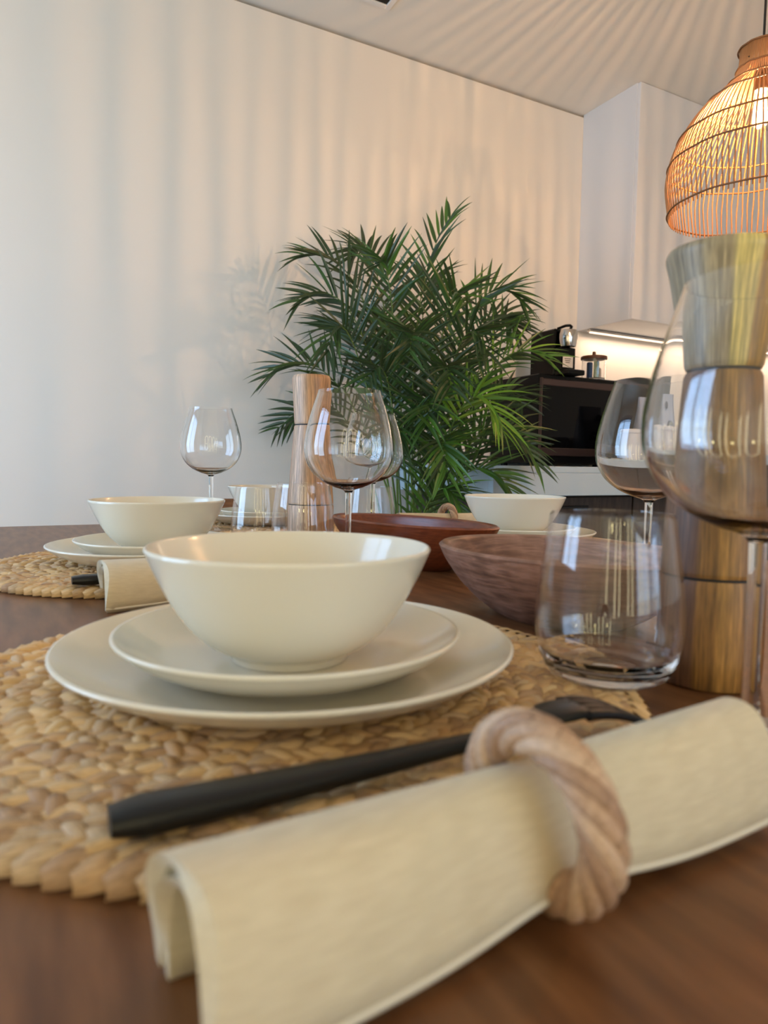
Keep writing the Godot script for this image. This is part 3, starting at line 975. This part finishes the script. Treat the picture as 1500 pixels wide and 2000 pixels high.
func dress_table() -> void:
	make_ware()
	make_glass()
	var s1 := "at the place beside the dark banded mill"
	var s2 := "at the middle place opposite the kitchen"
	var s3 := "at the place on the kitchen side"
	var s4 := "at the table end by the wall"
	setting(0.144, 0.383, s1, 300, 0.4)
	setting(0.162, 0.902, s2, 300, 1.3)
	setting(0.728, 0.899, s3, 0, 2.0)
	setting(0.47, 1.383, s4, 0, 2.9)
	napkin(W(0.147, TOP, 0.1635), 0.037, s1, 0.005, 0.216)
	napkin(W(0.192, TOP, 0.682), -0.06, s2, 0.022)
	napkin(W(0.742, TOP, 1.125), PI, s3, 0.0)
	napkin(W(0.215, TOP, 1.385), PI * -0.5, s4, 0.0)
	fork(W(0.026, TOP + 0.0115, 0.2365), -0.03, s1)
	fork(W(0.050, TOP + 0.0115, 0.742), 0.0, s2)
	tumbler(0.3116, 0.2945, 0.0098, s1)
	tumbler(0.347, 0.876, 0.0098, s2)
	tumbler(0.514, 1.002, 0.0, s3)
	tumbler(0.334, 1.025, 0.0, s4)
	wine_glass(0.322, 0.210, 0.0, s1)
	wine_glass(0.370, 0.781, 0.0, s2)
	wine_glass(0.583, 1.127, 0.0, s3)
	wine_glass(0.326, 1.286, 0.009, s4)
	wine_glass(0.587, 0.505, 0.0, "standing alone beyond the rough oval wooden bowl")
	wood_bowl(0.437, 0.469, 0.126, 0.099, 0.064, 0.156, M.bowl_wood, "dark rough-grained oval wooden bowl next to the dark banded mill")
	wood_bowl(0.474, 0.808, 0.147, 0.07, 0.062, 0.228, M.bowl_wood_red, "smooth reddish oval wooden bowl in the middle of the table")
	mill(0.394, 0.287, true, "tall dark banded wooden mill with flared pale cap")
	mill(0.468, 1.145, false, "tall pale wooden mill standing before the palm")


# ---------------------------------------------------------------- pendant lamp
func pendant(at: Vector3, label: String) -> Node3D:
	var t := thing("pendant_lamp", label, "lamp", at, 0.0, "rattan pendant lamps")
	var prof := [[0.057, 0.43], [0.056, 0.41], [0.058, 0.385], [0.066, 0.36], [0.083, 0.335], [0.118, 0.305], [0.16, 0.265], [0.197, 0.211], [0.221, 0.16], [0.2325, 0.1], [0.231, 0.06], [0.221, -0.008]]
	var c := curve(prof, 3)
	var n := 100
	var variants := []
	for q in 3:
		var path := []
		for k in c.size():
			var wob := 0.0006 * sin(k * 0.7 + q * 2.0)
			path.append(Vector3(c[k][0], c[k][1], wob * c[k][0] / 0.2 * 1.6))
		variants.append(tube(path, [0.0019], 6))
	for k in n:
		var o := part("rib", variants[k % 3], M.rattan, t)
		o.rotation.y = TAU * k / n
	for r in [[0.0585, 0.425], [0.062, 0.372], [0.085, 0.334], [0.137, 0.288], [0.205, 0.198], [0.2275, 0.13], [0.2235, 0.004]]:
		var path := []
		for k in 73:
			var a := TAU * k / 72.0
			path.append(Vector3((r[0] + 0.003) * cos(a), r[1] + 0.0008 * sin(a * 11.0), (r[0] + 0.003) * sin(a)))
		part("hoop", tube(path, [0.0024], 6), M.rattan_ring, t)
	var neck := []
	part("socket", lathe([[0, 0.315], [0.018, 0.315], [0.02, 0.32], [0.02, 0.372], [0.012, 0.385], [0.004, 0.39], [0, 0.39]], 24), M.cord_black, t)
	part("spider", tube([Vector3(-0.06, 0.388, 0), Vector3(0.06, 0.388, 0)], [0.002], 6), M.cord_black, t)
	part("cord", tube([Vector3(0, 0.388, 0), Vector3(0, CEIL - at.y - 0.02, 0)], [0.0032], 8), M.cord_black, t)
	part("canopy", lathe([[0, CEIL - at.y - 0.025], [0.045, CEIL - at.y - 0.025], [0.05, CEIL - at.y - 0.02], [0.05, CEIL - at.y - 0.0005], [0, CEIL - at.y - 0.0005]], 32), M.cord_black, t)
	var em := flat("filament_glow", Color(1, 0.8, 0.5), 0.3)
	em.emission_enabled = true
	em.emission = Color(1, 0.76, 0.4)
	em.emission_energy_multiplier = 22.0
	var gb := part("bulb", lathe(curve([[0, 0.214], [0.012, 0.217], [0.0175, 0.228], [0.0185, 0.25], [0.0165, 0.28], [0.0125, 0.3145]], 4) + [[0, 0.3146]], 32), M.window_glass, t, Vector3.ZERO, "clear tubular bulb")
	for k in 4:
		var a := TAU * (k + 0.5) / 4.0
		var at_k := Vector3(sin(a), 0, cos(a))
		var fl := part("filament", box(Vector3(0.0045, 0.06, 0.0012), 0.0004), em, gb, at_k * 0.0038 + Vector3(0, 0.255, 0), "glowing filament")
		fl.rotation.y = a
		var l := AreaLight3D.new()
		l.name = "filament_light_%d" % k
		l.area_size = Vector2(0.0045, 0.058)
		l.area_normalize_energy = true
		l.light_color = Color(1, 0.77, 0.55)
		l.light_energy = 1.05
		l.area_range = 9.0
		l.shadow_enabled = true
		t.add_child(l)
		l.position = at_k * 0.0052 + Vector3(0, 0.255, 0)
		l.rotation = Vector3(0.3, a + PI, 0)
	return t


# four tall arched light tubes stand behind the camera; the glasses mirror them
func arch_lamps() -> void:
	var em := flat("arch_glow", Color(1, 0.95, 0.7), 0.4)
	em.emission_enabled = true
	em.emission = Color(1, 0.955, 0.8)
	em.emission_energy_multiplier = 3.3
	var along := Vector3(0.88, 0, 0.474)
	for k in 4:
		var t := thing("arch_lamp", ["first pale yellow arched tube lamp from the tall window", "second pale yellow arched tube lamp from the tall window", "third pale yellow arched tube lamp from the tall window", "fourth pale yellow arched tube lamp from the tall window"][k], "lamp", W(-0.2, 0, -1.7) + along * (k - 1.5) * 0.72, atan2(-along.z, along.x), "arched tube lamps")
		part("foot", box(Vector3(0.62, 0.03, 0.2), 0.005), M.black_steel, t, Vector3(0, 0.015, 0))
		var path := []
		for s in 9:
			path.append(Vector3(-0.24, 0.03 + 1.85 * s / 8.0, 0))
		for s in 16:
			var a := PI * (s + 1) / 16.0
			path.append(Vector3(-0.24 * cos(a), 1.88 + 0.24 * sin(a), 0))
		for s in 8:
			path.append(Vector3(0.24, 1.88 - 1.85 * (s + 1) / 8.0, 0))
		part("light_tube", tube(path, [0.042], 10), em, t)
		var l := OmniLight3D.new()
		l.name = "arch_light"
		l.light_color = Color(1, 0.93, 0.66)
		l.light_energy = 0.04
		l.light_size = 0.05
		l.omni_range = 9.0
		l.omni_attenuation = 2.0
		l.shadow_enabled = true
		t.add_child(l)
		l.position = Vector3(0, 1.3, -0.08)


# ---------------------------------------------------------------- palm
func add_leaflet(st: SurfaceTool, from: Vector3, dir: Vector3, normal: Vector3, length: float, width: float, droop: float) -> void:
	var side := dir.cross(normal).normalized()
	st.set_smooth_group(-1)
	var prev := []
	var n := 7
	for i in n + 1:
		var f := float(i) / n
		var mid := from + dir * length * f + Vector3.DOWN * droop * length * f * f
		var w := width * 0.5 * pow(sin(PI * pow(clampf(f * 0.94 + 0.04, 0, 1), 0.62)), 0.85)
		if i == n:
			w = 0.0003
		var up := normal * w * 0.45
		var row := [mid - side * w + up, mid, mid + side * w + up]
		if prev:
			for k in 2:
				for q in [prev[k], row[k + 1], prev[k + 1], prev[k], row[k], row[k + 1]]:
					st.add_vertex(q)
		prev = row


func palm() -> void:
	var root := W(1.26, 0, 2.13)
	var t := thing("potted_palm", "lush green areca palm standing before the white wall", "plant", root)
	var pot := part("pot", lathe([[0, 0.001], [0.15, 0.001]] + curve([[0.155, 0.004], [0.185, 0.12], [0.195, 0.25], [0.185, 0.36]], 5) + [[0.172, 0.36], [0.175, 0.32], [0, 0.32]], 48), M.pot_weave, t, Vector3.ZERO, "woven straw pot")
	part("soil", lathe([[0, 0.3205], [0.172, 0.3205], [0.17, 0.33], [0, 0.335]], 32), M.soil, pot)
	# each: base offset, control pixel, tip pixel, depth at control and tip, longest leaflet, tone, twist of the leaf plane
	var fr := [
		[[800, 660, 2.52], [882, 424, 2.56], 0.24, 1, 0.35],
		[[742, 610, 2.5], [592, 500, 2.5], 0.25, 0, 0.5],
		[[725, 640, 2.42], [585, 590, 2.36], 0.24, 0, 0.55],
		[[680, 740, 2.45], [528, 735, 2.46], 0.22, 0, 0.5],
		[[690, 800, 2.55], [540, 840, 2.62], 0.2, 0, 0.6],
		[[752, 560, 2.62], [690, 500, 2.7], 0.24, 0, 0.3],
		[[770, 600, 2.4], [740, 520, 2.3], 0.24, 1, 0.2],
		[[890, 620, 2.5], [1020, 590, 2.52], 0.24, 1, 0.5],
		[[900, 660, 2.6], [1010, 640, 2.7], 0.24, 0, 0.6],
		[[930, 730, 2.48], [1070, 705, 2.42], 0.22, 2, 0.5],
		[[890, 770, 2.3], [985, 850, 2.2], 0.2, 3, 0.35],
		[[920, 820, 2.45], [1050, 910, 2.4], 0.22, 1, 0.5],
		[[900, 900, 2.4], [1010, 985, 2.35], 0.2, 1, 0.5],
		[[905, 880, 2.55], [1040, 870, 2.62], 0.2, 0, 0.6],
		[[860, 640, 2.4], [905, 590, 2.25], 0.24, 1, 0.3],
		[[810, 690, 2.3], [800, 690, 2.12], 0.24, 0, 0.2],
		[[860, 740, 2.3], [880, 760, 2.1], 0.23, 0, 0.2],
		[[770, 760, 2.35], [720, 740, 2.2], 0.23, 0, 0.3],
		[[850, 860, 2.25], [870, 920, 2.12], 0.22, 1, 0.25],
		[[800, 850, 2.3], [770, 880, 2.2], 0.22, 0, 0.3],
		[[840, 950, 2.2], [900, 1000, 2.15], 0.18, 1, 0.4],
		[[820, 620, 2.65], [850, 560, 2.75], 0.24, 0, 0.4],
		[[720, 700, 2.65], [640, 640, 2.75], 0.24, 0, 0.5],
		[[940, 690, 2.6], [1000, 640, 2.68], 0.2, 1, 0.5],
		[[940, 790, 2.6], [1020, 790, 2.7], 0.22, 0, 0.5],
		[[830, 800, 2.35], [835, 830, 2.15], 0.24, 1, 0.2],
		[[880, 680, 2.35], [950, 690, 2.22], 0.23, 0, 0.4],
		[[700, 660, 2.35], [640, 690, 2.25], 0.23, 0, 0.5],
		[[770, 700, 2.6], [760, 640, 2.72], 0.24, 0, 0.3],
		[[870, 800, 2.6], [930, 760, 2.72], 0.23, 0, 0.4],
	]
	var leaves := []
	for fi in fr.size():
		var q: Array = fr[fi]
		var a := TAU * fi * 0.382
		var p0 := root + Vector3(cos(a) * 0.05, 0.34, sin(a) * 0.05)
		var p2 := pix(q[1][0], q[1][1], q[1][2])
		var pm := pix(q[0][0], q[0][1], q[0][2])
		var p1 := pm * 2.0 - (p0 + p2) * 0.5      # the curve passes through pm
		p1 = p1.lerp(pm, 0.35)
		var path := []
		for k in 17:
			var f := k / 16.0
			path.append(p0.lerp(p1, f).lerp(p1.lerp(p2, f), f) - root)
		var frond := part("frond", tube(path, [0.0055, 0.005, 0.0045, 0.004, 0.0035, 0.003, 0.0028, 0.0026, 0.0024, 0.0022, 0.002, 0.0018, 0.0016, 0.0014, 0.0012, 0.001, 0.0008], 6), M.stem_green, t)
		var pairs := 20
		for k in pairs:
			var f := lerpf(0.36, 0.985, float(k) / (pairs - 1))
			var at := p0.lerp(p1, f).lerp(p1.lerp(p2, f), f)
			var d := (p1.lerp(p2, f) - p0.lerp(p1, f)).normalized()
			var flat_side := d.cross(Vector3.UP)
			flat_side = flat_side.normalized() if flat_side.length() > 0.15 else ax
			var in_view := d.cross(az).normalized()
			if in_view.dot(flat_side) < 0.0:
				in_view = -in_view
			var side := flat_side.lerp(in_view, q[4] as float)
			side = (side - d * side.dot(d)).normalized()
			var nrm := side.cross(d).normalized()
			if nrm.y < 0.0:
				nrm = -nrm
			var g := float(k) / (pairs - 1)
			var len: float = q[2] * (0.38 + 0.56 * sin(PI * (0.18 + 0.62 * g))) * lerpf(1.0, 0.7, g * g) * rng.randf_range(0.85, 1.1)
			for s in [-1.0, 1.0]:
				var spread := lerpf(0.95, 0.5, g) + rng.randf_range(-0.1, 0.1)
				var dir: Vector3 = (d * cos(spread) + side * s * sin(spread) + nrm * rng.randf_range(0.1, 0.38)).normalized()
				var ln: Vector3 = (nrm - dir * nrm.dot(dir)).normalized()
				ln = ln.rotated(dir, rng.randf_range(-0.5, 0.5))
				var sag := rng.randf_range(0.05, 0.3)
				var end: Vector3 = at + dir * len + Vector3.DOWN * sag * len
				if -end.z > WALL - 0.02 or (end.x > 1.47 and -end.z > 1.94 and end.y < 0.9) or (end.x > 1.95 and -end.z > 2.25 and end.y < 1.5):
					continue
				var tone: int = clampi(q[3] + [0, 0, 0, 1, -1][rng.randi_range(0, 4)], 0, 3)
				leaves.append([frond, at, dir, ln, len, rng.randf_range(0.0105, 0.0155), sag, tone, at.distance_to(eye) - len * 3.0])
	var order := range(leaves.size())
	order.sort_custom(func(x, y): return leaves[x][8] < leaves[y][8])
	var mass := [begin(), begin(), begin(), begin()]
	var filled := [0, 0, 0, 0]
	for k in order.size():
		var q: Array = leaves[order[k]]
		if k < 300:
			var st := begin()
			add_leaflet(st, Vector3.ZERO, q[2], q[3], q[4], q[5], q[6])
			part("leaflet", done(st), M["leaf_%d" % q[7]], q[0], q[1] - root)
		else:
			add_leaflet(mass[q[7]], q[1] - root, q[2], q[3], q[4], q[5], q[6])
			filled[q[7]] += 1
	var am := ArrayMesh.new()
	for k in 4:
		if filled[k]:
			mass[k].generate_normals()
			mass[k].index()
			mass[k].commit(am)
	var o := MeshInstance3D.new()
	o.name = "foliage"
	o.mesh = am
	var s := 0
	for k in 4:
		if filled[k]:
			o.set_surface_override_material(s, M["leaf_%d" % k])
			s += 1
	o.set_meta("kind", "stuff")
	t.add_child(o)


func _ready() -> void:
	rng.seed = 20240
	setup_camera()
	setup_light()
	make_materials()
	room()
	kitchen()
	table()
	palm()
	dress_table()
	pendant(W(1.814, 1.6, 1.241), "rattan dome pendant lamp hanging before the white upper cabinet")
	pendant(W(1.814, 1.6, 0.2), "rattan dome pendant lamp hanging away from the white upper cabinet")
	arch_lamps()
